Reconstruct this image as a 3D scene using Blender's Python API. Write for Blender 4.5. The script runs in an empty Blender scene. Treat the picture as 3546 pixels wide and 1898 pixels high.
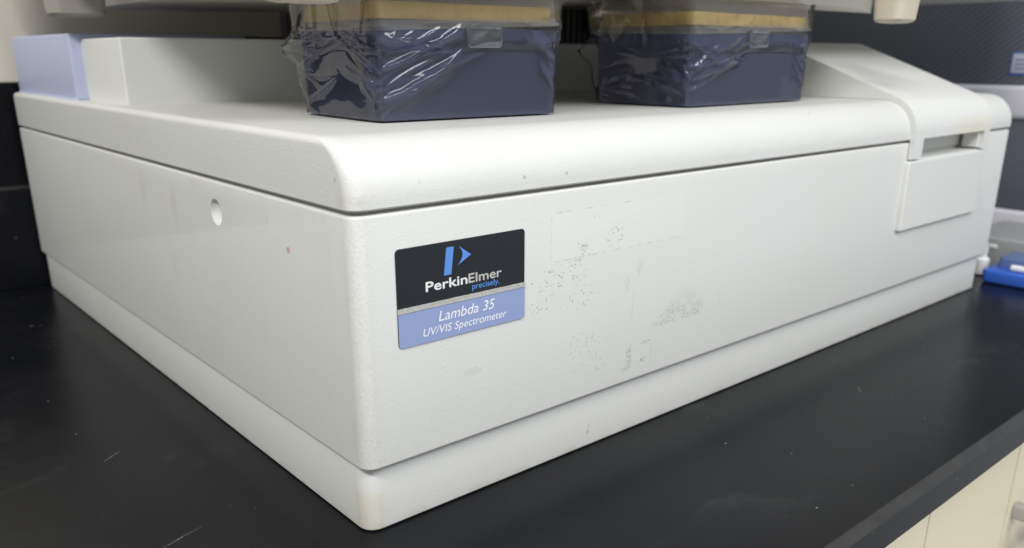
import bpy, bmesh, math, random
from mathutils import Vector, Matrix, noise as mnoise
R = math.radians
random.seed(7)
S = bpy.context.scene
COL = S.collection

# ------------------------------------------------------------------ camera
cd = bpy.data.cameras.new('camera'); cam = bpy.data.objects.new('camera', cd); COL.objects.link(cam)
cam_p = Vector((-0.1586, -0.2785, 0.2005))
fwd = Vector((0.6186, 0.7188, -0.3173)).normalized()
rt = Vector((0.7583, -0.6519, 0.0016)); rt = (rt - fwd * rt.dot(fwd)).normalized()
up = rt.cross(fwd)
m = Matrix.Identity(4)
for i in range(3):
    m[i][0] = rt[i]; m[i][1] = up[i]; m[i][2] = -fwd[i]; m[i][3] = cam_p[i]
cam.matrix_world = m
cd.sensor_width = 36; cd.lens = 29.26; cd.shift_y = 0.0598
cd.clip_start = 0.01; cd.clip_end = 50
cd.dof.use_dof = True; cd.dof.focus_distance = 0.375; cd.dof.aperture_fstop = 10.0
S.camera = cam

# ------------------------------------------------------------------ room light (ceiling fixtures about 1.8 m above the bench)
W = bpy.data.worlds.new('World'); S.world = W; W.use_nodes = True
bg = W.node_tree.nodes['Background']; bg.inputs[0].default_value = (0.93, 0.97, 1.0, 1); bg.inputs[1].default_value = 0.48
def area(name, loc, target, sx, sy, power, col):
    l = bpy.data.lights.new(name, 'AREA'); l.shape = 'RECTANGLE'; l.size = sx; l.size_y = sy
    l.energy = power; l.color = col
    o = bpy.data.objects.new(name, l); COL.objects.link(o); o.location = loc
    o.rotation_euler = (Vector(target) - Vector(loc)).to_track_quat('-Z', 'Y').to_euler()
    return o
area('ceiling_light_front', (0.50, -2.00, 1.75), (0.3, 0, 0.1), 1.5, 0.6, 37, (0.975, 0.99, 1.0))
area('ceiling_light_left', (-1.40, -1.00, 1.75), (0.1, 0.1, 0.1), 1.2, 0.22, 42, (1.0, 0.985, 0.95))
area('ceiling_light_above', (0.45, 0.10, 1.9), (0.45, 0.1, 0.0), 1.3, 0.5, 4, (0.98, 0.99, 1.0))
S.view_settings.view_transform = 'Standard'; S.view_settings.look = 'None'
S.view_settings.exposure = 0.0; S.view_settings.gamma = 1.0; S.view_settings.use_curve_mapping = False

# ------------------------------------------------------------------ shader helpers
class NT:
    """tiny expression builder over a material node tree"""
    def __init__(s, name):
        s.m = bpy.data.materials.new(name); s.m.use_nodes = True
        s.t = s.m.node_tree; s.t.nodes.clear()
        s.out = s.t.nodes.new('ShaderNodeOutputMaterial')
    def n(s, typ, **kw):
        nd = s.t.nodes.new(typ)
        for k, v in kw.items(): setattr(nd, k, v)
        return nd
    def put(s, sock, v):
        if hasattr(v, 'is_linked') or isinstance(v, bpy.types.NodeSocket): s.t.links.new(v, sock)
        else: sock.default_value = v
    def math(s, op, a, b=None, c=None, clamp=False):
        nd = s.n('ShaderNodeMath', operation=op); nd.use_clamp = clamp
        for i, v in enumerate((a, b, c)):
            if v is not None: s.put(nd.inputs[i], v)
        return nd.outputs[0]
    def add(s, a, b): return s.math('ADD', a, b)
    def sub(s, a, b): return s.math('SUBTRACT', a, b)
    def mul(s, a, b): return s.math('MULTIPLY', a, b)
    def mx(s, a, b): return s.math('MAXIMUM', a, b)
    def ramp(s, v, lo, hi):           # smooth 0..1 as v goes lo -> hi (lo may exceed hi)
        nd = s.n('ShaderNodeMapRange', interpolation_type='SMOOTHSTEP'); nd.clamp = True
        s.put(nd.inputs[0], v)
        if lo < hi: a = (lo, hi, 0.0, 1.0)
        else: a = (hi, lo, 1.0, 0.0)
        for i, q in enumerate(a): nd.inputs[i + 1].default_value = q
        return nd.outputs[0]
    def pos(s):
        if not hasattr(s, '_p'):
            g = s.n('ShaderNodeTexCoord'); x = s.n('ShaderNodeSeparateXYZ'); s.t.links.new(g.outputs['Object'], x.inputs[0])
            s._o = g.outputs['Object']; s._p = x.outputs
        return s._p
    def noise(s, scale, detail=2, rough=0.5, stretch=None, seed=0.0):
        s.pos()
        nd = s.n('ShaderNodeTexNoise'); nd.inputs['Scale'].default_value = scale
        nd.inputs['Detail'].default_value = detail; nd.inputs['Roughness'].default_value = rough
        v = s._o
        if stretch or seed:
            mp = s.n('ShaderNodeMapping'); mp.inputs['Scale'].default_value = stretch or (1, 1, 1)
            mp.inputs['Location'].default_value = (seed, seed * .7, seed * 1.3)
            s.t.links.new(v, mp.inputs[0]); v = mp.outputs[0]
        s.t.links.new(v, nd.inputs['Vector'])
        return nd.outputs['Fac']
    def voro(s, scale, seed=0.0):
        s.pos()
        nd = s.n('ShaderNodeTexVoronoi'); nd.inputs['Scale'].default_value = scale
        mp = s.n('ShaderNodeMapping'); mp.inputs['Location'].default_value = (seed, seed, seed)
        s.t.links.new(s._o, mp.inputs[0]); s.t.links.new(mp.outputs[0], nd.inputs['Vector'])
        return nd
    def mix(s, f, a, b):
        nd = s.n('ShaderNodeMix', data_type='RGBA')
        s.put(nd.inputs[0], f)
        for i, v in ((6, a), (7, b)):
            if isinstance(v, tuple): nd.inputs[i].default_value = (*v[:3], 1)
            else: s.put(nd.inputs[i], v)
        return nd.outputs[2]
    def bump(s, h, strength, dist):
        nd = s.n('ShaderNodeBump'); nd.inputs['Strength'].default_value = strength; nd.inputs['Distance'].default_value = dist
        s.put(nd.inputs['Height'], h); return nd.outputs[0]
    def principled(s, col, rough=0.5, spec=0.5, normal=None, metal=0.0, **kw):
        p = s.n('ShaderNodeBsdfPrincipled')
        if isinstance(col, tuple): p.inputs['Base Color'].default_value = (*col[:3], 1)
        else: s.put(p.inputs['Base Color'], col)
        s.put(p.inputs['Roughness'], rough); p.inputs['Specular IOR Level'].default_value = spec
        p.inputs['Metallic'].default_value = metal
        if normal is not None: s.put(p.inputs['Normal'], normal)
        for k, v in kw.items(): s.put(p.inputs[k], v)
        s.t.links.new(p.outputs[0], s.out.inputs[0]); return p
    # region masks in object space (x,z on the front face, y,z on the left face)
    def blob(s, a, b, ca, cb, ra, rb, soft=0.5):
        da = s.mul(s.sub(a, ca), 1 / ra); db = s.mul(s.sub(b, cb), 1 / rb)
        d = s.math('SQRT', s.add(s.mul(da, da), s.mul(db, db)))
        return s.ramp(d, 1.0, 1.0 - soft)
    def rect(s, a, b, a0, a1, b0, b1, soft=0.001):
        f = s.mul(s.ramp(a, a0 - soft, a0 + soft), s.ramp(a, a1 + soft, a1 - soft))
        return s.mul(f, s.mul(s.ramp(b, b0 - soft, b0 + soft), s.ramp(b, b1 + soft, b1 - soft)))

WHITE = (0.695, 0.697, 0.677)
def plastic(name, col=WHITE, grain=0.20, rough=0.48, extra=None):
    t = NT(name); P = t.pos()
    fine = t.noise(1150, 3, 0.6); pits = t.noise(420, 2, 0.5, seed=3.1)
    h = t.add(fine, t.mul(t.ramp(pits, 0.60, 0.78), 0.45))
    big = t.noise(14, 3, 0.6, seed=1.7)
    c = t.mix(t.mul(t.ramp(big, 0.35, 0.75), 0.35), col, tuple(v * f for v, f in zip(col, (0.955, 0.95, 0.925))))
    if extra: c = extra(t, c, P)
    t.principled(c, rough=t.add(rough, t.mul(t.sub(pits, 0.5), 0.15)), spec=0.36, normal=t.bump(h, grain, 0.0006))
    return t.m

def body_marks(t, c, P):
    x, y, z = P[0], P[1], P[2]
    front = t.ramp(y, 0.010, 0.006); left = t.ramp(x, 0.010, 0.006)
    # worn specks and tape residue
    v1 = t.voro(640, 2.0); d1 = t.ramp(t.add(v1.outputs['Distance'], t.mul(t.sub(t.noise(1600, 2, .5, seed=12), .5), .35)), 0.40, 0.22)
    r1 = t.n('ShaderNodeSeparateColor'); t.t.links.new(v1.outputs['Color'], r1.inputs[0])
    pick = r1.outputs[0]
    n1 = t.noise(900, 3, 0.6, seed=9)
    grime = t.mul(t.ramp(t.noise(1000, 4, 0.7, seed=9), 0.50, 0.60), t.ramp(t.noise(170, 3, 0.6, seed=14), 0.34, 0.52))
    specks = t.mul(d1, t.ramp(pick, 0.55, 0.75))
    reg = None
    for (cx, cz, rx, rz, w) in ((.127, .112, .010, .006, .7), (.122, .1072, .009, .0025, 1.0), (.108, .104, .009, .0028, 1.0), (.100, .099, .011, .004, .9),
                                (.118, .100, .016, .010, .55), (.150, .115, .012, .010, .35), (.100, .090, .012, .012, .35), (.125, .088, .020, .012, .25),
                                (.133, .1275, .020, .006, .16), (.130, .060, .028, .022, .18), (.140, .048, .012, .010, .25)):
        q = t.mul(t.blob(x, z, cx, cz, rx, rz, 0.8), w); reg = q if reg is None else t.mx(reg, q)
    sp = t.mul(specks, t.ramp(reg, 0.0, 0.35))
    sm = None
    for (cx, cz, rx, rz, w) in ((.1640, .0475, .0035, .0095, 1.0), (.1625, .041, .006, .0018, .8), (.1775, .0530, .0055, .0016, .85), (.1822, .046, .0010, .007, .6), (.1755, .0432, .0030, .0022, 1.0),
                                (.1650, .0745, .0012, .014, .35), (.1696, .0953, .004, .006, .45), (.2424, .0650, .0012, .008, .5), (.1600, .088, .0035, .006, .4),
                                (.1270, .1125, .0035, .004, .7), (.1235, .1072, .006, .0015, .8), (.1056, .1040, .0035, .0014, .8)):
        q = t.mul(t.blob(x, z, cx, cz, rx, rz, 0.7), w); sm = q if sm is None else t.mx(sm, q)
    # triangular patch of residue
    tri = t.mul(t.mul(t.ramp(z, 0.0590, 0.0605), t.ramp(t.sub(z, t.mul(t.sub(x, 0.183), 0.80)), 0.0640, 0.0590)), t.ramp(t.add(t.mul(t.sub(x, .226), 1.4), t.sub(z, .062)), 0.010, 0.0))
    tri = t.mul(tri, t.mul(t.ramp(z, .083, .063), t.ramp(t.noise(140, 3, .6, seed=31), .30, .50)))
    sm = t.mx(sm, t.mul(tri, .62))
    sm = t.mul(sm, grime)
    # faint outline where a label was peeled off
    def seg(a, b, a0, a1, bc, w): return t.rect(a, b, a0, a1, bc - w, bc + w, 0.0004)
    ol = t.mx(seg(z, x, .110, .130, .1052, .00025), seg(x, z, .108, .160, .1316, .00025))
    ol = t.mx(ol, seg(x, z, .108, .203, .1082, .00022))
    ol = t.mul(t.mul(ol, t.ramp(t.noise(150, 4, 0.7, seed=21), 0.42, 0.60)), 0.36)
    dark = t.mul(t.mx(t.mx(t.mul(sp, 0.62), t.mul(sm, 0.98)), ol), front)
    c = t.mix(dark, c, (0.13, 0.13, 0.127))
    peel = t.mul(t.mul(t.rect(x, z, .1055, .2035, .1082, .1316, 0.0012), front), 0.08)
    c = t.mix(peel, c, (0.86, 0.86, 0.85))
    wob = t.mul(t.sub(t.noise(300, 2, 0.5, seed=4), 0.5), 0.004)
    smudge = t.mul(t.blob(t.add(x, wob), t.add(z, t.mul(wob, .6)), .0576, .0654, .0058, .0021, 0.18), front)
    c = t.mix(t.mul(smudge, 0.22), c, (0.45, 0.47, 0.44))
    # left face: pink spot, faint brown drips, grey touches
    pink = t.mul(t.blob(y, z, .0559, .1201, .0019, .0017, 0.25), left)
    c = t.mix(t.mul(pink, 0.6), c, (0.62, 0.16, 0.24))
    wy = t.add(y, t.mul(t.sub(t.noise(60, 2, 0.5, seed=8), 0.5), 0.012))
    dr = t.blob(wy, z, .245, .126, .008, .016, 0.8)
    dr = t.mx(dr, t.blob(wy, z, .195, .122, .005, .018, 0.8)); dr = t.mx(dr, t.mul(t.blob(wy, z, .205, .085, .003, .014, 0.8), 0.8))
    dr = t.mx(dr, t.mul(t.blob(wy, z, .075, .131, .002, .0025, 0.5), 0.9)); dr = t.mx(dr, t.mul(t.blob(wy, z, .160, .138, .010, .003, 0.8), .8))
    c = t.mix(t.mul(t.mul(dr, left), 0.16), c, (0.36, 0.27, 0.19))
    streak = t.mul(t.ramp(t.noise(55, 3, 0.6, stretch=(1, 1, 0.14), seed=5), 0.55, 0.75), left)
    c = t.mix(t.mul(streak, 0.07), c, (0.42, 0.40, 0.33))
    # grubby front corner
    crn = t.mul(t.mul(t.ramp(x, .011, .004), t.ramp(y, .011, .004)), t.ramp(n1, 0.40, 0.70))
    return t.mix(t.mul(crn, 0.22), c, (0.40, 0.37, 0.30))
def base_marks(t, c, P):
    x, y, z = P[0], P[1], P[2]
    wob = t.mul(t.sub(t.noise(160, 2, 0.5, seed=4), 0.5), 0.006)
    st = t.mul(t.mul(t.ramp(t.add(x, wob), .0125, .0095), t.ramp(t.add(y, wob), .0165, .0135)), t.ramp(t.add(z, wob), .022, .015))
    c = t.mix(t.mul(st, 0.38), c, (0.66, 0.58, 0.42))
    mk = t.mx(t.blob(x, z, .1394, .0085, .0012, .0012, 0.4), t.mul(t.blob(x, z, .1400, .0115, .0014, .0035, 0.7), 0.4))
    c = t.mix(t.mul(mk, 0.5), c, (0.28, 0.26, 0.24))
    low = t.mul(t.ramp(z, 0.006, 0.0), t.ramp(t.noise(80, 3, 0.6, seed=2), 0.4, 0.7))
    return t.mix(t.mul(low, 0.35), c, (0.42, 0.38, 0.30))
def lid_marks(t, c, P):
    x, y, z = P[0], P[1], P[2]
    sp = t.voro(95, 5.0); r = t.n('ShaderNodeSeparateColor'); t.t.links.new(sp.outputs['Color'], r.inputs[0])
    k = t.mul(t.ramp(sp.outputs['Distance'], 0.11, 0.06), t.ramp(r.outputs[1], 0.86, 0.88))
    c = t.mix(t.mul(k, 0.45), c, (0.22, 0.21, 0.2))
    ed = t.mul(t.mul(t.ramp(x, .014, .004), t.ramp(y, .014, .004)), t.mul(t.ramp(z, .160, .147), t.ramp(t.noise(200, 3, .6, seed=6), .40, .62)))
    return t.mix(t.mul(ed, 0.4), c, (0.52, 0.46, 0.36))
def cover_marks(t, c, P):
    x, y, z = P[0], P[1], P[2]
    q = t.mul(t.blob(x, z, .560, .1485, .060, .013, 0.95), t.ramp(y, .012, .0))
    return t.mix(t.mul(q, 0.55), c, (0.70, 0.64, 0.48))

M_body = plastic('white_grained_body', grain=0.21, extra=body_marks)
M_base = plastic('white_grained_base', extra=base_marks)
M_lid = plastic('white_grained_lid', extra=lid_marks, grain=0.25, rough=0.42, col=(0.675, 0.677, 0.657))
M_cover = plastic('white_cover_plastic', extra=cover_marks, rough=0.42, grain=0.12)
M_white = plastic('white_plastic', grain=0.12)
M_blue = plastic('lavender_blue_plastic', col=(0.48, 0.52, 0.71), grain=0.08)
M_cream = plastic('cream_plastic', col=(0.60, 0.54, 0.43), grain=0.1)
M_footshade = plastic('shaded_foot_plastic', col=(0.36, 0.34, 0.31), grain=0.1)  # darker copy for the back feet: their shade is put into the colour
M_upper = plastic('warm_grey_housing', col=(0.84, 0.80, 0.73), grain=0.1)

def simple(name, col, rough=0.5, spec=0.5, metal=0.0, var=0.06, scale=40, bump=0.0, bscale=600):
    t = NT(name); nz = t.noise(scale, 3, 0.6)
    c = t.mix(nz, tuple(v * (1 - var) for v in col), tuple(min(1, v * (1 + var)) for v in col))
    t.principled(c, rough=rough, spec=spec, metal=metal, normal=t.bump(t.noise(bscale, 2), bump, 0.0005) if bump else None)
    return t.m
M_seam = simple('dark_seam', (0.38, 0.37, 0.34), 0.8)
M_pan = simple('dark_grey_pan', (0.16, 0.155, 0.15), 0.6)
M_black = simple('badge_black', (0.010, 0.0125, 0.017), 0.36, 0.5, var=0.15)
M_badgeblue = simple('badge_lavender', (0.28, 0.345, 0.58), 0.38, 0.5, var=0.03)
M_print_w = simple('print_white', (0.86, 0.87, 0.90), 0.4)
M_print_b = simple('print_blue', (0.10, 0.27, 0.70), 0.4)
def silver():
    t = NT('worn_silver_print'); n = t.noise(1800, 4, 0.7); n2 = t.noise(320, 3, 0.6, seed=2)
    c = t.mix(t.ramp(n, 0.38, 0.66), (0.46, 0.45, 0.43), (0.66, 0.65, 0.62))
    c = t.mix(t.ramp(n2, 0.58, 0.72), c, (0.42, 0.42, 0.41))
    t.principled(c, rough=0.45, metal=0.25, normal=t.bump(n, 0.4, 0.0003)); return t.m
M_silver = silver()
M_silver_w = simple('print_silver_white', (0.80, 0.80, 0.80), 0.42, var=0.02, scale=900)
M_silver_g = simple('print_silver_grey', (0.52, 0.51, 0.49), 0.45, metal=0.1, var=0.06, scale=1500)

def bench_mat():
    t = NT('black_epoxy_bench'); P = t.pos()
    a = t.noise(9, 4, 0.6); b = t.noise(900, 2, 0.5, seed=2)
    c = t.mix(t.ramp(a, 0.3, 0.75), (0.004, 0.0045, 0.0062), (0.008, 0.0084, 0.0102))
    smear = t.mul(t.ramp(t.noise(16, 4, 0.65, stretch=(1, 2.2, 1), seed=6), 0.58, 0.80), 0.035)
    c = t.mix(smear, c, (0.40, 0.40, 0.40))
    tot = None
    for sc, sd, lo, hi in ((46, 1.3, 0.060, 0.030), (120, 4.1, 0.10, 0.04)):
        v = t.voro(sc, sd); s = t.n('ShaderNodeSeparateColor'); t.t.links.new(v.outputs['Color'], s.inputs[0])
        k = t.mul(t.ramp(t.add(v.outputs['Distance'], t.mul(t.sub(b, .5), .08)), lo, hi), t.mul(t.ramp(s.outputs[0], 0.88, 0.99), 0.45)); tot = k if tot is None else t.mx(tot, k)
    # a few long scratches
    for (cx, cy, ang, ln) in ((-.075, .052, 24, .030), (-.06, .16, 35, .008), (.33, -.05, 40, .006)):
        ca, sa = math.cos(R(ang)), math.sin(R(ang))
        u = t.add(t.mul(t.sub(P[0], cx), ca), t.mul(t.sub(P[1], cy), sa)); w = t.add(t.mul(t.sub(P[0], cx), -sa), t.mul(t.sub(P[1], cy), ca))
        w = t.add(w, t.mul(t.mul(u, u), 3.0))
        k = t.mul(t.mul(t.ramp(t.math('ABSOLUTE', w), 0.0006, 0.0001), t.ramp(t.math('ABSOLUTE', u), ln, ln * .4)), t.mul(t.ramp(b, .35, .6), 0.35)); tot = t.mx(tot, k)
    pale_edge = t.mul(t.mx(t.mul(t.ramp(P[1], -.1296, -.1310), t.ramp(P[2], -.0046, -.0033)), t.mul(t.rect(P[1], P[2], .560, .5705, .0885, .0950, .0004), .7)), t.add(.75, t.mul(t.ramp(t.noise(40, 4, .65, seed=15), .3, .7), .25)))  # front chamfer and splashback edge coloured paler than the slab
    c = t.mix(t.mul(pale_edge, 0.5), c, (0.085, 0.084, 0.083))
    c = t.mix(tot, c, (0.36, 0.35, 0.33))
    t.principled(c, rough=t.add(0.27, t.mul(t.sub(a, 0.5), 0.10)), spec=0.15, normal=t.bump(b, 0.12, 0.0004)); return t.m
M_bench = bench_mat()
M_wall = simple('beige_wall_paint', (0.74, 0.70, 0.61), 0.75, 0.2, var=0.03, scale=6, bump=0.1, bscale=300)
M_cabinet = simple('cream_cabinet_enamel', (0.74, 0.66, 0.49), 0.42, 0.4, var=0.02, scale=8)
M_metal = simple('grey_metal', (0.42, 0.41, 0.40), 0.4, 0.5, metal=0.3)

# ------------------------------------------------------------------ mesh helpers
def finish(name, bm, mat, parent=None, angle=32, smooth=True):
    bmesh.ops.remove_doubles(bm, verts=bm.verts, dist=1e-7)
    bmesh.ops.recalc_face_normals(bm, faces=bm.faces)
    if smooth:
        for f in bm.faces: f.smooth = True
        for e in bm.edges:
            if len(e.link_faces) == 2 and e.calc_face_angle(0) > R(angle): e.smooth = False
    me = bpy.data.meshes.new(name); bm.to_mesh(me); bm.free()
    me.materials.append(mat)
    o = bpy.data.objects.new(name, me); COL.objects.link(o)
    if parent: o.parent = parent
    return o
def tag(o, label=None, cat=None, group=None, kind=None):
    for k, v in (('label', label), ('category', cat), ('group', group), ('kind', kind)):
        if v: o[k] = v
    return o
def empty(name, loc=(0, 0, 0), rz=0, **kw):
    o = bpy.data.objects.new(name, None); COL.objects.link(o); o.location = loc; o.rotation_euler[2] = rz
    o.empty_display_size = 0.02
    return tag(o, **kw)
def rrect(x0, x1, y0, y1, r, n=6):
    r = max(1e-5, min(r, (x1 - x0) / 2 - 1e-5, (y1 - y0) / 2 - 1e-5)); pts = []
    for cx, cy, a0 in ((x1 - r, y1 - r, 0), (x0 + r, y1 - r, 90), (x0 + r, y0 + r, 180), (x1 - r, y0 + r, 270)):
        for k in range(n + 1):
            a = R(a0 + 90 * k / n); pts.append((cx + r * math.cos(a), cy + r * math.sin(a)))
    return pts
def loft(bm, rings, cap0=True, cap1=True):
    vs = [[bm.verts.new(p) for p in ring] for ring in rings]
    for a, b in zip(vs, vs[1:]):
        n = len(a)
        for i in range(n): bm.faces.new((a[i], a[(i + 1) % n], b[(i + 1) % n], b[i]))
    if cap0: bm.faces.new(list(reversed(vs[0])))
    if cap1: bm.faces.new(vs[-1])
    return vs
def rbox(bm, x0, x1, y0, y1, z0, z1, rv=0.002, rt=0.001, rb=0.001, n=6, nb=3, taper=0.0):
    """box with rounded vertical edges and rounded top / bottom arrises"""
    rings = []
    def ring(ins, z):
        tp = taper * (z - z0) / max(1e-9, z1 - z0)
        i = ins - tp
        rings.append([(x, y, z) for x, y in rrect(x0 + i, x1 - i, y0 + i, y1 - i, max(1e-4, rv - ins * .5), n)])
    if rb > 0:
        for k in range(nb): a = R(90 * k / nb); ring(rb * (1 - math.sin(a)), z0 + rb * (1 - math.cos(a)))
    ring(0, z0 + rb)
    ring(0, z1 - rt)
    if rt > 0:
        for k in range(1, nb + 1): a = R(90 * k / nb); ring(rt * (1 - math.cos(a)), z1 - rt + rt * math.sin(a))
    loft(bm, rings)
def prism(bm, prof, axis, a0, a1):
    """extrude a closed 2-D profile along an axis ('x': profile is (y,z); 'y': (x,z); 'z': (x,y))"""
    def P(q, a): return {'x': (a, q[0], q[1]), 'y': (q[0], a, q[1]), 'z': (q[0], q[1], a)}[axis]
    loft(bm, [[P(q, a0) for q in prof], [P(q, a1) for q in prof]])
def bevel_all(bm, w, seg=2, ang=40):
    es = [e for e in bm.edges if len(e.link_faces) == 2 and e.calc_face_angle(0) > R(ang)]
    bmesh.ops.bevel(bm, geom=es, offset=w, segments=seg, affect='EDGES', profile=0.6, clamp_overlap=True)
def tube(bm, pts, r, n=8):
    rings = []
    for i, p in enumerate(pts):
        p = Vector(p); d = (Vector(pts[min(i + 1, len(pts) - 1)]) - Vector(pts[max(i - 1, 0)])).normalized()
        a = d.orthogonal().normalized() if i == 0 else (a - d * a.dot(d)).normalized(); b = d.cross(a)
        rings.append([p + r * (a * math.cos(2 * math.pi * k / n) + b * math.sin(2 * math.pi * k / n)) for k in range(n)])
    loft(bm, rings)
def boolean(o, cutters):
    bpy.context.view_layer.update()
    for c in cutters:
        md = o.modifiers.new('b', 'BOOLEAN'); md.operation = 'DIFFERENCE'; md.solver = 'EXACT'; md.object = c
    dg = bpy.context.evaluated_depsgraph_get()
    me = bpy.data.meshes.new_from_object(o.evaluated_get(dg)); o.modifiers.clear(); old = o.data; o.data = me; me.name = o.name
    bpy.data.meshes.remove(old)
    for c in cutters:
        d = c.data; bpy.data.objects.remove(c); bpy.data.meshes.remove(d)
    bm = bmesh.new(); bm.from_mesh(me)
    for f in bm.faces: f.smooth = True
    for e in bm.edges: e.smooth = not (len(e.link_faces) == 2 and e.calc_face_angle(0) > R(32))
    bm.to_mesh(me); bm.free()

# ------------------------------------------------------------------ setting: bench, splashback, wall
bm = bmesh.new()
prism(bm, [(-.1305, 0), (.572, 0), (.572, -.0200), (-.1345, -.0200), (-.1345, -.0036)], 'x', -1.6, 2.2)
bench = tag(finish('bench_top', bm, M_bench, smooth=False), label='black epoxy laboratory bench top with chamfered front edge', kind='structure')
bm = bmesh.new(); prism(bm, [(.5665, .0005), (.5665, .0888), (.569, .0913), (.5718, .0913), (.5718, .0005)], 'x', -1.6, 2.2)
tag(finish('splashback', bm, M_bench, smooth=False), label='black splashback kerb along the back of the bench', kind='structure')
bm = bmesh.new(); prism(bm, [(.5725, -.02), (.5725, .1775), (.5740, .1790), (.5835, .1790), (.5835, -.02)], 'x', -1.6, 2.2)
tag(finish('splashback_board', bm, M_bench, smooth=False), label='black board above the splashback kerb', kind='structure')
bm = bmesh.new(); prism(bm, [(.584, -1.0), (.584, 2.2), (.66, 2.2), (.66, -1.0)], 'x', -1.6, 2.2)
tag(finish('wall', bm, M_wall, smooth=False), label='beige painted wall behind the bench', kind='structure')

# under-bench cupboard seen below the bench edge
def under(o, p):                      # keep world placement while parenting to an Empty that has an offset
    o.parent = p; o.matrix_parent_inverse = Matrix.Translation(-Vector(p.location)); return o
cab = empty('bench_cupboard', (0.5, 0.1, -0.88), label='cream enamel cupboard with grey pull handle under the black bench', cat='cupboard')
bm = bmesh.new(); prism(bm, [(-.3, -.88), (1.3, -.88), (1.3, -.0205), (-.3, -.0205)], 'y', -.088, .5); under(finish('carcass', bm, M_cabinet), cab)
for (x0, x1, z0, z1) in ((-.29, .3262, -.86, -.0265), (.3278, .4722, -.86, -.0265), (.4738, .90, -.1908, -.0265), (.4738, .90, -.86, -.1930)):
    bm = bmesh.new(); prism(bm, [(x0, z0), (x1, z0), (x1, z1), (x0, z1)], 'y', -.106, -.0885); bevel_all(bm, .0020, 2); under(finish('door_panel', bm, M_cabinet), cab)
hd = None
for x in (.489, .600):
    bm = bmesh.new(); rbox(bm, x - .005, x + .005, -.140, -.1055, -.128, -.116, .002, .002, .002)
    o = under(finish('handle_post', bm, M_metal), cab)
bm = bmesh.new(); rbox(bm, .484, .605, -.150, -.1385, -.1285, -.1155, .003, .003, .003); under(finish('handle_bar', bm, M_metal), cab)

# ------------------------------------------------------------------ spectrometer
WX, DY = 0.650, 0.5624
Z1, Z2, Z3, Z4 = 0.0329, 0.1419, 0.1438, 0.1710
sp = empty('spectrometer', (0, 0, 0), label='large white bench spectrometer with lavender and black nameplate on the black bench', cat='spectrometer')
bm = bmesh.new(); rbox(bm, .0024, WX - .0033, .0052, DY - .0035, 0.0004, Z1 + .003, .0075, .0004, .0010, 8); finish('base', bm, M_base, sp)
bm = bmesh.new(); rbox(bm, 0, WX, 0, DY, Z1, Z2, .0065, .0011, .0014, 10, 4)
body = finish('body', bm, M_body, sp)
# cutters: dimple on the left side, finger recess in the front
bm = bmesh.new(); bmesh.ops.create_uvsphere(bm, u_segments=40, v_segments=24, radius=1.0, matrix=Matrix.Translation((-.0006, .1335, .1263)) @ Matrix.Diagonal((.0052, .0069, .0067, 1)))
c1 = finish('cut', bm, M_body)
bm = bmesh.new(); rbox(bm, .470, .5870, -.02, .017, .1295, .16, .0005, 0.0005, .0012); c2 = finish('cut', bm, M_body)
boolean(body, [c1, c2])
bm = bmesh.new(); rbox(bm, .0035, WX - .0035, .0045, DY - .004, Z2 - .0008, Z3 + .0010, .005, 0, 0)
core = finish('seam_gasket', bm, M_seam, sp)
bm = bmesh.new(); rbox(bm, .468, .5890, -.02, .0185, .13, .16, .0005, 0, 0); c2 = finish('cut', bm, M_seam); boolean(core, [c2])
# lid: large front fillet, small arris on the other sides
def lid_mesh():
    bm = bmesh.new(); RF, RS = .0235, .0032; zc = Z4 - RF; rings = []
    def ring(fr, bl, z): rings.append([(x, y, z) for x, y in rrect(bl - .0002, WX + .0002 - bl, -.0004 + fr, DY - bl, .0065, 10)])
    ring(.0006, .0006, Z3); ring(0, 0, Z3 + .0007); ring(0, 0, zc)
    N = 34
    for k in range(1, N + 1):
        a = R(90 * k / N); z = zc + RF * math.sin(a); h = z - (Z4 - RS)
        bl = 0 if h <= 0 else RS - math.sqrt(max(0, RS * RS - h * h))
        ring(RF * (1 - math.cos(a)), bl, z)
    loft(bm, rings); return bm
lid = finish('lid', lid_mesh(), M_lid, sp, angle=40)
bm = bmesh.new(); rbox(bm, .4695, .5875, -.02, .0165, .135, .1600, .0004, 0.0004, .0004)
c3 = finish('cut', bm, M_lid); boolean(lid, [c3])

# sliding sample cover: front flap with finger slot, rising wedge, flat top
cov = []
PR = -.0036
prof = [(PR + .0030, .1302), (PR, .1302), (PR, .1500)]
cx, cz, rr = PR + .0255, .1490, .0255
for k in range(1, 13):
    a = R(180 - 68 * k / 12); prof.append((cx + rr * math.cos(a), cz + rr * math.sin(a)))
y_, z_ = prof[-1]
prof += [(.1150, .2112), (.1190, .2120), (.2975, .2120), (.2975, .1712), (.0216, .1712)]
for k in range(1, 9):
    a = R(92 + 88 * k / 9); prof.append((.0231 + .0237 * math.cos(a), .1475 + .0237 * math.sin(a)))
bm = bmesh.new(); prism(bm, prof, 'x', .459, .594); bevel_all(bm, .0009, 2, 50)
cover = finish('sample_cover', bm, M_cover, sp, angle=28)
bm = bmesh.new(); rbox(bm, .4740, .5835, -.02, .0100, .1200, .1445, .0002, .0012, .0002); boolean(cover, [finish('cut', bm, M_cover)])
bm = bmesh.new(); rbox(bm, .4735, .5830, .0145, .0165, .1320, .1600, .0006, .0006, .0006); finish('finger_plate', bm, M_cover, cover)
bm = bmesh.new(); rbox(bm, .5790, .5832, -.001, .0112, .1312, .1590, .0008, .0005, .0005); finish('slide_bracket', bm, M_cover, cover)
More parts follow.
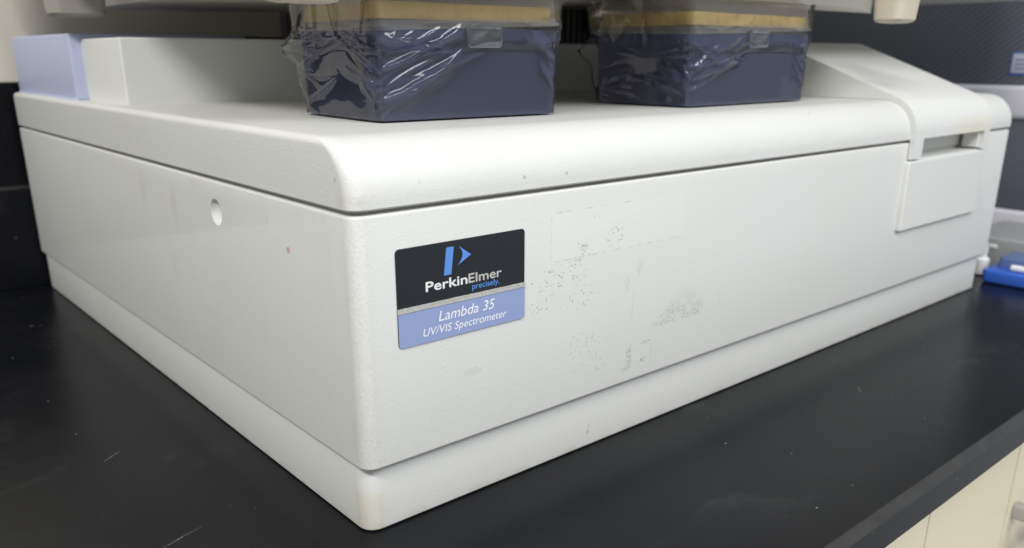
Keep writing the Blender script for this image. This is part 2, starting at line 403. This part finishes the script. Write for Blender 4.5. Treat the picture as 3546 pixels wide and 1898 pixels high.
# raised panel under the slot
bm = bmesh.new()
vs = rrect(.4570, .5915, .0775, .1288, .0016, 4)
loft(bm, [[(x, .0002, z) for x, z in vs], [(x, PR + .0008, z) for x, z in vs], [(x, PR, z) for x, z in rrect(.4578, .5907, .0783, .1280, .0012, 4)]])
finish('raised_panel', bm, M_white, sp)
# raised rear housing and lavender lamp cover
bm = bmesh.new(); rbox(bm, .0140, .5935, .2980, .5560, Z4 - .0010, .2118, .0016, .0016, 0); finish('rear_housing', bm, M_white, sp)
bm = bmesh.new(); rbox(bm, .0060, .1350, .3830, .5610, Z4 + .0002, .2155, .0020, .0020, .0006); finish('lamp_cover', bm, M_blue, sp)
bm = bmesh.new(); rbox(bm, .0050, .1360, .3840, .5600, Z4 - .0006, Z4 + .0012, .0020, .0004, 0); 
finish('lamp_cover_foot', bm, M_blue, sp)

# nameplate
def plate(bm, x0, x1, z0, z1, y0, y1, r=.0018, corners=None):
    vs = rrect(x0, x1, z0, z1, r, 5)
    loft(bm, [[(x, y0, z) for x, z in vs], [(x, y1 + .00015, z) for x, z in vs], [(x, y1, z) for x, z in rrect(x0 + .00015, x1 - .00015, z0 + .00015, z1 - .00015, r, 5)]])
BX0, BX1, BZ0, BZ1 = .0188, .0882, .0848, .1270
bm = bmesh.new(); plate(bm, BX0, BX1, BZ0, BZ1, .0002, -.00055); np_ = finish('nameplate', bm, M_black, sp)
bm = bmesh.new()
vs = [(BX0 + .0001, .1002), (BX0 + .0001, BZ0 + .0016)] + [(BX0 + .0017 - .0016 * math.cos(R(90 * k / 5)), BZ0 + .0017 - .0016 * math.sin(R(90 * k / 5))) for k in range(1, 6)] + \
     [(BX1 - .0017 + .0016 * math.sin(R(90 * k / 5)), BZ0 + .0017 - .0016 * math.cos(R(90 * k / 5))) for k in range(0, 6)] + [(BX1 - .0001, .1002)]
prism(bm, vs, 'y', -.0003, -.00070); finish('lavender_field', bm, M_badgeblue, np_)
bm = bmesh.new()
N = 40; up_ = [BX0 + (BX1 - BX0) * k / N for k in range(N + 1)]
prof = [(x, .1021 + random.uniform(-.00008, .00008)) for x in up_] + [(x, .0999 + random.uniform(-.00008, .00008)) for x in reversed(up_)]
prism(bm, prof, 'y', -.0003, -.00095); finish('silver_stripe', bm, M_silver, np_)
bm = bmesh.new(); prism(bm, [(.0440, .1245), (.0478, .1245), (.0463, .1127), (.0425, .1127)], 'y', -.0004, -.00085); finish('logo_bar', bm, M_print_b, np_)
bm = bmesh.new()
arc = []
p0, p1, pm = Vector((.0501, .1246)), Vector((.0502, .1163)), Vector((.0549, .1206))
for k in range(11):
    s = k / 10; q = p0 * (1 - s) ** 2 + pm * 2 * s * (1 - s) + p1 * s * s; arc.append((q.x, q.y))
prism(bm, [(.0570, .1198)] + arc, 'y', -.0004, -.00085); finish('logo_arrow', bm, M_print_b, np_)
def text(name, body_, x0, x1, zb, cap, mat, y, parent, shear=0.0, bold=0.0, ref='H'):
    """printed lettering: built-in font, cap height and width fitted; bold = metres added to each stroke"""
    def mk(t_):
        c = bpy.data.curves.new('t', 'FONT'); c.body = t_; c.size = 1.0; c.shear = shear; c.resolution_u = 4
        o = bpy.data.objects.new('t', c); COL.objects.link(o); bpy.context.view_layer.update()
        me = bpy.data.meshes.new_from_object(o.evaluated_get(bpy.context.evaluated_depsgraph_get()))
        bpy.data.objects.remove(o); bpy.data.curves.remove(c); return me
    hm = mk(ref); ch = max(v.co.y for v in hm.vertices); bpy.data.meshes.remove(hm)
    me = mk(body_); xs = [v.co.x for v in me.vertices]; a, b = min(xs), max(xs)
    bm = bmesh.new(); b_ = bold / 2
    offs = [(0, 0)] if not bold else [(0, 0), (-b_, 0), (b_, 0), (0, -b_), (0, b_)]
    for k, (ox, oz) in enumerate(offs):
        vs = [bm.verts.new((x0 + b_ + (v.co.x - a) / (b - a) * (x1 - x0 - bold) + ox, y - 4e-6 * k, zb + v.co.y / ch * cap + oz)) for v in me.vertices]
        for p in me.polygons:
            try: bm.faces.new([vs[q] for q in p.vertices])
            except ValueError: pass
    bpy.data.meshes.remove(me)
    mesh = bpy.data.meshes.new(name)
    for f in bm.faces:
        f.normal_update()
        if f.normal.y > 0: f.normal_flip()
    bm.to_mesh(mesh); bm.free(); mesh.materials.append(mat)
    o = bpy.data.objects.new(name, mesh); COL.objects.link(o); o.parent = parent
    return o
text('lettering', 'Perkin', .0330, .0550, .1072, .0040, M_silver_w, -.00060, np_, 0, .00028, 'P')
text('lettering', 'Elmer', .0556, .0744, .1072, .0040, M_silver_g, -.00060, np_, 0, .00024, 'P')
text('lettering', 'precisely.', .0576, .0730, .1040, .0026, M_print_b, -.00060, np_, 0, .00006, 'H')
text('lettering', 'Lambda 35', .0391, .0702, .0931, .0045, M_print_w, -.00076, np_, .22, 0, 'L')
text('lettering', 'UV/VIS Spectrometer', .0310, .0772, .0878, .0034, M_print_w, -.00076, np_, .22, 0, 'U')

# ------------------------------------------------------------------ tip boxes in shrink film
def film_mat(name, haze=0.07, gl=1.0):
    t = NT(name)
    nor = t.bump(t.noise(70, 3, 0.5, seed=2), 0.015, 0.0012)
    fr = t.n('ShaderNodeFresnel'); fr.inputs[0].default_value = 1.50; t.t.links.new(nor, fr.inputs['Normal'])
    tr = t.n('ShaderNodeBsdfTransparent'); tr.inputs[0].default_value = (0.985, 0.985, 0.99, 1)
    go = t.n('ShaderNodeBsdfGlossy'); go.inputs['Roughness'].default_value = 0.045; t.t.links.new(nor, go.inputs['Normal'])
    df = t.n('ShaderNodeBsdfDiffuse'); df.inputs[0].default_value = (0.8, 0.8, 0.8, 1)
    m1 = t.n('ShaderNodeMixShader'); m1.inputs[0].default_value = haze * .3; t.t.links.new(tr.outputs[0], m1.inputs[1]); t.t.links.new(df.outputs[0], m1.inputs[2])
    m2 = t.n('ShaderNodeMixShader'); t.put(m2.inputs[0], t.math('MULTIPLY', fr.outputs[0], 1.05 * gl, clamp=True)); t.t.links.new(m1.outputs[0], m2.inputs[1]); t.t.links.new(go.outputs[0], m2.inputs[2])
    t.t.links.new(m2.outputs[0], t.out.inputs[0]); return t.m
M_film = film_mat('clear_shrink_film')
def frost(name, alpha, col):
    t = NT(name)
    tr = t.n('ShaderNodeBsdfTransparent'); tr.inputs[0].default_value = (0.90, 0.90, 0.89, 1)
    tl = t.n('ShaderNodeBsdfTranslucent'); tl.inputs[0].default_value = (*col, 1)
    pr = t.principled(col, rough=0.35, spec=0.4)
    m0 = t.n('ShaderNodeMixShader'); m0.inputs[0].default_value = 0.5; t.t.links.new(pr.outputs[0], m0.inputs[1]); t.t.links.new(tl.outputs[0], m0.inputs[2])
    m1 = t.n('ShaderNodeMixShader'); t.put(m1.inputs[0], t.add(alpha - .05, t.mul(t.noise(60, 2), .1))); t.t.links.new(tr.outputs[0], m1.inputs[1]); t.t.links.new(m0.outputs[0], m1.inputs[2])
    t.t.links.new(m1.outputs[0], t.out.inputs[0]); return t.m
M_frost = frost('frosted_clear_lid', 0.30, (0.88, 0.88, 0.87))
M_tab = frost('frosted_latch', 0.50, (0.52, 0.54, 0.57))
M_navy = simple('navy_blue_plastic', (0.050, 0.062, 0.140), 0.42, 0.4, var=0.05)
M_amber = simple('amber_plastic', (0.92, 0.62, 0.11), 0.45, 0.4, var=0.12, scale=180)
M_ink = simple('blue_ink', (0.03, 0.04, 0.20), 0.5)

def tip_box(loc, ang, w, d, label, seed, zs, ztop=.2352, latch_u=.64, ink=False):
    """origin at the near-left bottom corner of the box; w along the front, d to the back"""
    rnd = random.Random(seed)
    t = empty('tip_box', loc, R(ang), label=label, cat='tip box', group='boxes of pipette tips under the grey instrument')
    H = ztop - loc[2]; hs = zs - loc[2]
    bm = bmesh.new(); rbox(bm, 0, w, 0, d, .0004, hs + .0015, .0035, .0004, .0012, 6, 3, taper=.0014); finish('box_base', bm, M_navy, t)
    # lid shell, lower rim bowed by the load
    bm = bmesh.new(); rings = []
    def ring(ins, z, bow):
        rings.append([(x, y, z + bow * (0.0042 * min(1, max(0, x / w)) * (1 - y / d * .4) + .0018 * y / d)) for x, y in rrect(-.0026 + ins, w + .0026 - ins, -.0026 + ins, d + .0026 - ins, .0042, 6)])
    def dense(pts): return pts
    ring(.0016, hs + .004, 1); ring(.0011, hs - .0004, 1); ring(.0, hs, 1); ring(.0, hs + .001, 1); ring(.0016, hs + .0035, .6); ring(.0026, H - .0025, 0); ring(.0040, H - .0006, 0); ring(.006, H, 0)
    loft(bm, rings, cap0=False); finish('box_lid', bm, M_frost, t, angle=50)
    # amber rack with the rows of tips
    bm = bmesh.new(); rbox(bm, .0012, w - .0012, .0012, d - .0012, hs + .0050, hs + .0126, .003, .0006, .0006); rack = finish('tip_rack', bm, M_amber, t)
    bm = bmesh.new()
    for i in range(13):
        x = .006 + (w - .012) * i / 12; rbox(bm, x - .0008, x + .0008, .0006, .0014, hs + .0062, hs + .0124, .0002, .0002, .0002, 1, 1)
    for i in range(9):
        y = .006 + (d - .012) * i / 8; rbox(bm, .0006, .0014, y - .0008, y + .0008, hs + .0062, hs + .0124, .0002, .0002, .0002, 1, 1)
    tag(finish('rack_ribs', bm, M_amber, rack), kind='stuff')
    # latch tab hanging from the lid over the front
    u0 = w * latch_u; tw = .0205
    bm = bmesh.new()
    vs = rrect(u0, u0 + tw, hs - .0072, hs + .0034, .0022, 5); vi = rrect(u0 + .0005, u0 + tw - .0005, hs - .0067, hs + .0029, .0018, 5)
    loft(bm, [[(x, -.0026, z) for x, z in vs], [(x, -.0040, z) for x, z in vs], [(x, -.0040, z) for x, z in vi], [(x, -.0034, z) for x, z in vi]])
    tab = finish('latch', bm, M_tab, t)
    bm = bmesh.new(); rbox(bm, u0 + .0012, u0 + tw - .0012, -.0046, -.0036, hs + .0012, hs + .0026, .0003, .0003, .0003); finish('latch_hinge', bm, M_tab, tab)
    bm = bmesh.new(); rbox(bm, u0 + .0006, u0 + tw - .0006, -.0040, -.0032, hs - .0022, hs - .0016, .0002, .0002, .0002); finish('latch_rib', bm, M_tab, tab)
    # shrink film: a sleeve round the box with folds that fan out of the corners
    off = .0042; per = []
    segs = [((w + off, d + off), (-off, d + off)), ((-off, d + off), (-off, -off)), ((-off, -off), (w + off, -off)), ((w + off, -off), (w + off, d + off))]
    NS = (60, 150, 220, 60)
    for (a, b), n in zip(segs, NS):
        for k in range(n):
            s = k / n; per.append((a[0] + (b[0] - a[0]) * s, a[1] + (b[1] - a[1]) * s, n))
    NZ = 110
    # explicit fold lines per side: (u0, v0, u1, v1, width, height); u runs from the near-left edge, v is the height
    def lines(front):
        L = []; span = w if front else d
        def add(u0, v0, ang, ln, wd, am): L.append((u0, v0, u0 + ln * math.cos(R(ang)), v0 + ln * math.sin(R(ang)), wd, am))
        if front:
            for k in range(11): add(rnd.uniform(-.004, .003), H * rnd.uniform(.14, .50), rnd.uniform(12, 36), rnd.uniform(.014, .052), rnd.uniform(.0010, .0022), rnd.uniform(.0005, .0012))
            for k in range(7): add(rnd.uniform(-.004, .004), H * rnd.uniform(.04, .34), rnd.uniform(16, 34), rnd.uniform(.045, .085), rnd.uniform(.0014, .0030), rnd.uniform(.0004, .0009))
            for k in range(4): add(span + rnd.uniform(-.002, .003), H * rnd.uniform(.10, .40), 180 + rnd.uniform(-62, -30), rnd.uniform(.020, .040), rnd.uniform(.0014, .003), rnd.uniform(.0005, .0010))
            for k in range(4): add(rnd.uniform(-.004, .002), H * rnd.uniform(.50, .62), rnd.uniform(-16, -4), rnd.uniform(.03, .06), rnd.uniform(.0012, .0026), rnd.uniform(.0004, .0009))
            for k in range(7): add(span + rnd.uniform(-.002, .003), H * rnd.uniform(.16, .60), 180 + rnd.uniform(-48, -18), rnd.uniform(.012, .034), rnd.uniform(.0012, .0026), rnd.uniform(.0005, .0011))
            for k in range(7): add(span * rnd.uniform(0, .9), H * rnd.uniform(.66, .95), rnd.uniform(-25, 10), rnd.uniform(.012, .04), rnd.uniform(.0008, .002), rnd.uniform(.0002, .0006))
        else:
            for k in range(15): add(rnd.uniform(-.004, .004), H * rnd.uniform(.10, .60), rnd.uniform(5, 65), rnd.uniform(.012, .04), rnd.uniform(.0008, .0018), rnd.uniform(.0005, .0013))
            for k in range(14): add(span + rnd.uniform(-.004, .003), H * rnd.uniform(.05, .65), 180 - rnd.uniform(-40, 50), rnd.uniform(.012, .045), rnd.uniform(.0008, .002), rnd.uniform(.0005, .0013))
            for k in range(9): add(span * rnd.uniform(.05, .95), H * rnd.uniform(.52, .66), rnd.uniform(55, 120), rnd.uniform(.012, .030), rnd.uniform(.0010, .0022), rnd.uniform(.0005, .0012))
        return L
    LF, LL = lines(True), lines(False)
    def fold(x, y, z):
        isf, isl = y < -off * .5, x < -off * .5
        disp = .00012 * mnoise.noise(Vector((x * 25 + seed, y * 25, z * 25)))
        if not (isf or isl): return disp
        u = x if (isf and not (isl and y > -off)) else y
        for (u0, v0, u1, v1, wd, am) in (LF if isf else LL):
            du, dv = u1 - u0, v1 - v0; L2 = du * du + dv * dv
            s_ = ((u - u0) * du + (z - v0) * dv) / L2
            if s_ < -.06 or s_ > 1.06: continue
            ln = math.sqrt(L2); q = ((u - u0) * dv - (z - v0) * du) / ln + .0009 * math.sin(s_ * 5 + v0 * 900)
            ww = wd * (.55 + 1.1 * s_)
            if abs(q) > 4 * ww: continue
            disp += am * math.exp(-abs(q) / ww * (1.0 if q > 0 else 1.7)) * max(0, math.sin(math.pi * min(1, max(0, .06 + .92 * (1 - s_)))) ** .6) * min(1, max(0, (1.06 - s_) / .2))
        edge = min(abs(u + off), abs(u - ((w if isf else d) + off)))
        cr = mnoise.noise(Vector((u * 260 + seed, z * 210, 3.0 if isf else 9.0)))
        disp += .0008 * (1 - abs(cr)) ** 2 * math.exp(-edge / .006) * (1 if .15 < z / H < .7 else .4)
        if isl: disp += .0011 * math.exp(-((z - H * .52 - .0022 * math.sin(u * 95 + seed)) / .0010) ** 2) + .0007 * mnoise.noise(Vector((u * 60 + seed, z * 40, 5)))
        return disp
    # outward normals and rounding of the sleeve corners
    bm = bmesh.new(); grid = []
    for iz in range(NZ + 1):
        z = .0006 + (H - .0012) * iz / NZ; row = []
        zf = z / H
        tight = .0034 * (1 - min(1, max(0, (zf - .45) / .12)) * .0)    # snug to the base below the lid
        pull = (1 - zf) * .0006 + (.0024 if zf < .5 else .0024 * max(0, 1 - (zf - .5) / .1))
        for (x, y, n) in per:
            cx_, cy_ = min(max(x, .004), w - .004), min(max(y, .004), d - .004)
            v = Vector((x - cx_, y - cy_)); L = v.length
            nrm = v / L if L > 1e-9 else Vector((0, -1))
            rad = .004 + off - pull
            rr_ = min(L, rad) if L > rad else (L if abs(v.x) > 1e-9 and abs(v.y) > 1e-9 else L - pull)
            e = fold(x, y, z)
            # loose ear of film at the back-left edge
            if x < 0 and y > d * .75:
                q = (y - d * .75) / (d * .25); e += .0075 * q * q * (math.exp(-((zf - .50) / .10) ** 2) + .55 * max(0, zf - .5) * 2 + .28 * math.exp(-((zf - .28) / .16) ** 2))
            p = Vector((cx_, cy_)) + nrm * (rr_ + max(-.0004, e))
            row.append(bm.verts.new((p.x, p.y, z)))
        grid.append(row)
    n = len(per)
    for a, b in zip(grid, grid[1:]):
        for i in range(n): bm.faces.new((a[i], a[(i + 1) % n], b[(i + 1) % n], b[i]))
    for f in bm.faces: f.smooth = True
    me = bpy.data.meshes.new('shrink_film'); bm.to_mesh(me); bm.free(); me.materials.append(M_film)
    fo = bpy.data.objects.new('shrink_film', me); COL.objects.link(fo); fo.parent = t
    if ink:
        for k in range(5):
            bm = bmesh.new(); z = hs + .0020 - .0026 * k; y = d * .80 - .0004 * k
            rbox(bm, -.0066, -.0064, y, y + .0024, z, z + .0010, .00005, .00005, .00005, 2, 1); finish('ink_mark', bm, M_ink, fo)
    return t
tip_box((.0545, .0625, Z4 + .0003), -3.0, .1055, .080, 'navy tip box in crinkled film with ink marks, beside the left cream foot', 5.2, .2118, latch_u=.445, ink=True)
tip_box((.2640, .0485, Z4 + .0003), 1.0, .1290, .076, 'navy tip box in crinkled film next to the sloping sample cover', 8.1, .2136, latch_u=.42)

# ------------------------------------------------------------------ grey instrument standing on the tip boxes
ui = empty('grey_instrument', (.38, .25, .2352), label='warm grey bench instrument with cream feet resting on the two tip boxes', cat='instrument')
bm = bmesh.new()
prism(bm, [(-.002, .012), (.770, .030), (.752, .550), (-.002, .550)], 'z', .2520, .50); bevel_all(bm, .004, 3); under(finish('housing', bm, M_upper), ui)
bm = bmesh.new()
prism(bm, [(.045, .075), (.44, .060), (.475, .060), (.560, .094), (.480, .098), (.300, .094), (.26, .40), (.045, .46)], 'z', .2356, .2519); bevel_all(bm, .0012, 2); under(finish('bottom_pan', bm, M_upper), ui)
for (x, y, rx, ry, z0) in ((.0225, .070, .016, .010, .2222), (.4275, .0080, .0140, .010, .2224), (.0120, .375, .017, .012, .2255), (.58, .42, .017, .012, .2255)):
    bm = bmesh.new(); rings = []
    for k, (i, z) in enumerate(((.0035, z0), (.0012, z0 + .0006), (.0, z0 + .0022), (-.0012, .2435), (-.0030, .2530))):
        rings.append([(a, b, z) for a, b in rrect(x - rx + i, x + rx - i, y - ry + i, y + ry - i, .006, 6)])
    loft(bm, rings); under(finish('foot', bm, M_cream if y < .1 else M_footshade), ui)  # back feet use the colour with shade painted in
for k in range(12):
    bm = bmesh.new(); x = .500 + k * .0092; rbox(bm, x, x + .0042, .436, .442, .2140, .2525, .0008, .0004, .0004, 3, 1); under(finish('grille_slat', bm, M_pan), ui)
bm = bmesh.new(); rbox(bm, .20, .62, .444, .455, .2140, .2525, .001, .0004, .0004); under(finish('grille_back', bm, M_pan), ui)

# black cable lying along the top of the rear housing
M_rubber = simple('black_rubber', (0.02, 0.02, 0.022), 0.5)
bm = bmesh.new()
tube(bm, [(.06 + .02 * k, .505 + .004 * math.sin(k * .9), .2149 + (.0040 if k < 4 else 0) * 0 + .0002 * math.sin(k * 2.1)) for k in range(4, 20)], .0030, 8)
tag(finish('cable', bm, M_rubber), label='black cable lying along the top of the white rear housing', cat='cable')

# ------------------------------------------------------------------ things at the right, out of focus
def mesh_panel():
    t = NT('black_mesh_panel'); P = t.pos()
    u = t.mul(t.add(t.mul(P[1], 0.8), P[2]), 900.0); v = t.mul(t.sub(t.mul(P[1], .8), P[2]), 900.0)
    h = t.mul(t.math('SINE', u), 1.0)
    c = t.mix(t.ramp(h, -0.2, 0.8), (0.185, 0.20, 0.235), (0.125, 0.138, 0.165))
    t.principled(c, rough=0.55, spec=0.4, normal=t.bump(h, 0.5, 0.001)); return t.m
M_mesh = mesh_panel(); M_slate = simple('slate_panel', (0.11, 0.118, 0.145), 0.5)
M_trim = simple('pale_trim', (0.70, 0.70, 0.76), 0.35); M_stk = simple('sticker_white', (0.62, 0.66, 0.78), 0.4); M_stkb = simple('sticker_blue', (0.09, 0.16, 0.50), 0.4)
pc = empty('computer', (.90, .25, 0), label='black computer cabinet with pale trim bands and mesh side at right', cat='computer')
XP = .885
def pcpart(name, x0, z0, z1, mat, rt=.002):
    bm = bmesh.new(); rbox(bm, x0, 1.10, -.25, .50, z0, z1, .004, rt, rt); return under(finish(name, bm, mat), pc)
pcpart('base_trim', XP - .003, .0005, .0365, M_trim, .004); pcpart('lower_panel', XP, .0366, .1350, M_slate)
pcpart('middle_trim', XP - .005, .1352, .1715, M_trim, .006); pcpart('mesh_panel', XP, .1716, .46, M_mesh)
bm = bmesh.new(); rbox(bm, XP - .0006, XP + .001, .060, .0945, .1815, .2065, .0003, .0002, .0002); st = under(finish('sticker', bm, M_stkb), pc)
bm = bmesh.new(); rbox(bm, XP - .0011, XP - .0006, .0625, .0925, .1845, .2045, .0001, .0001, .0001); under(finish('sticker_face', bm, M_stk), pc)
for k in range(3):
    bm = bmesh.new(); rbox(bm, XP - .0014, XP - .0011, .066, .089, .1885 + k * .0045, .1897 + k * .0045, .0001, .0001, .0001, 2, 1); under(finish('sticker_line', bm, M_stkb), pc)

M_blue2 = simple('bright_blue_plastic', (0.045, 0.14, 0.62), 0.35); M_blue3 = simple('slate_blue_plastic', (0.13, 0.19, 0.38), 0.4)
M_rackg = simple('grey_rack_plastic', (0.36, 0.37, 0.37), 0.45); M_hole = simple('dark_hole', (0.07, 0.075, 0.09), 0.6); M_wht = simple('gloss_white', (0.82, 0.82, 0.82), 0.3)
tr = empty('blue_tray', (.70, -.05, 0), label='bright blue plastic tray on the bench beyond the spectrometer', cat='tray')
bm = bmesh.new(); rbox(bm, .672, .730, -.30, .010, .0005, .0125, .005, .002, .002, taper=.001); under(finish('tray_body', bm, M_blue2), tr)
bm = bmesh.new(); rbox(bm, .692, .729, -.29, .004, .0120, .0225, .003, .0015, .001); under(finish('tray_insert', bm, M_blue3), tr)
rk = empty('tube_rack', (.79, -.1, 0), label='grey tube rack with dark square holes behind the blue tray', cat='rack')
bm = bmesh.new(); rbox(bm, .740, .850, -.28, .060, .0005, .0300, .003, .002, .001); under(finish('rack_body', bm, M_rackg), rk)
for k in range(9):
    bm = bmesh.new(); y = .010 - k * .020; rbox(bm, .7392, .7415, y - .009, y, .0065, .0190, .0008, .0004, .0004); under(finish('rack_hole', bm, M_hole), rk)
bm = bmesh.new(); rbox(bm, .7386, .7412, .024, .038, .0195, .0235, .0008, .0008, .0008); under(finish('rack_label', bm, M_wht), rk)
cp = empty('white_bottle', (.704, .024, 0), label='small white capped bottle between the spectrometer and the tube rack', cat='bottle')
def lathe(bm, cx, cy, prof, n=20): loft(bm, [[(cx + r * math.cos(2 * math.pi * k / n), cy + r * math.sin(2 * math.pi * k / n), z) for k in range(n)] for r, z in prof])
bm = bmesh.new(); lathe(bm, .704, .024, [(.006, .0004), (.0075, .0012), (.0075, .0150), (.0055, .0170), (.0040, .0176)]); under(finish('bottle_body', bm, M_wht), cp)
bm = bmesh.new(); lathe(bm, .704, .024, [(.0044, .0177), (.0046, .0184), (.0046, .0262), (.0040, .0268)]); under(finish('bottle_cap', bm, M_wht), cp)
pn = empty('marker_pen', (.682, -.04, .0126), label='white marker pen lying along the blue tray rim', cat='pen')
bm = bmesh.new(); tube(bm, [(.6822, -.0110, .0158), (.6822, -.0125, .0158), (.6825, -.075, .0158)], .0030, 12); under(finish('pen_barrel', bm, M_wht), pn)
bm = bmesh.new(); tube(bm, [(.6825, -.0752, .0158), (.6827, -.115, .0158)], .0034, 12); under(finish('pen_cap', bm, M_blue3), pn)
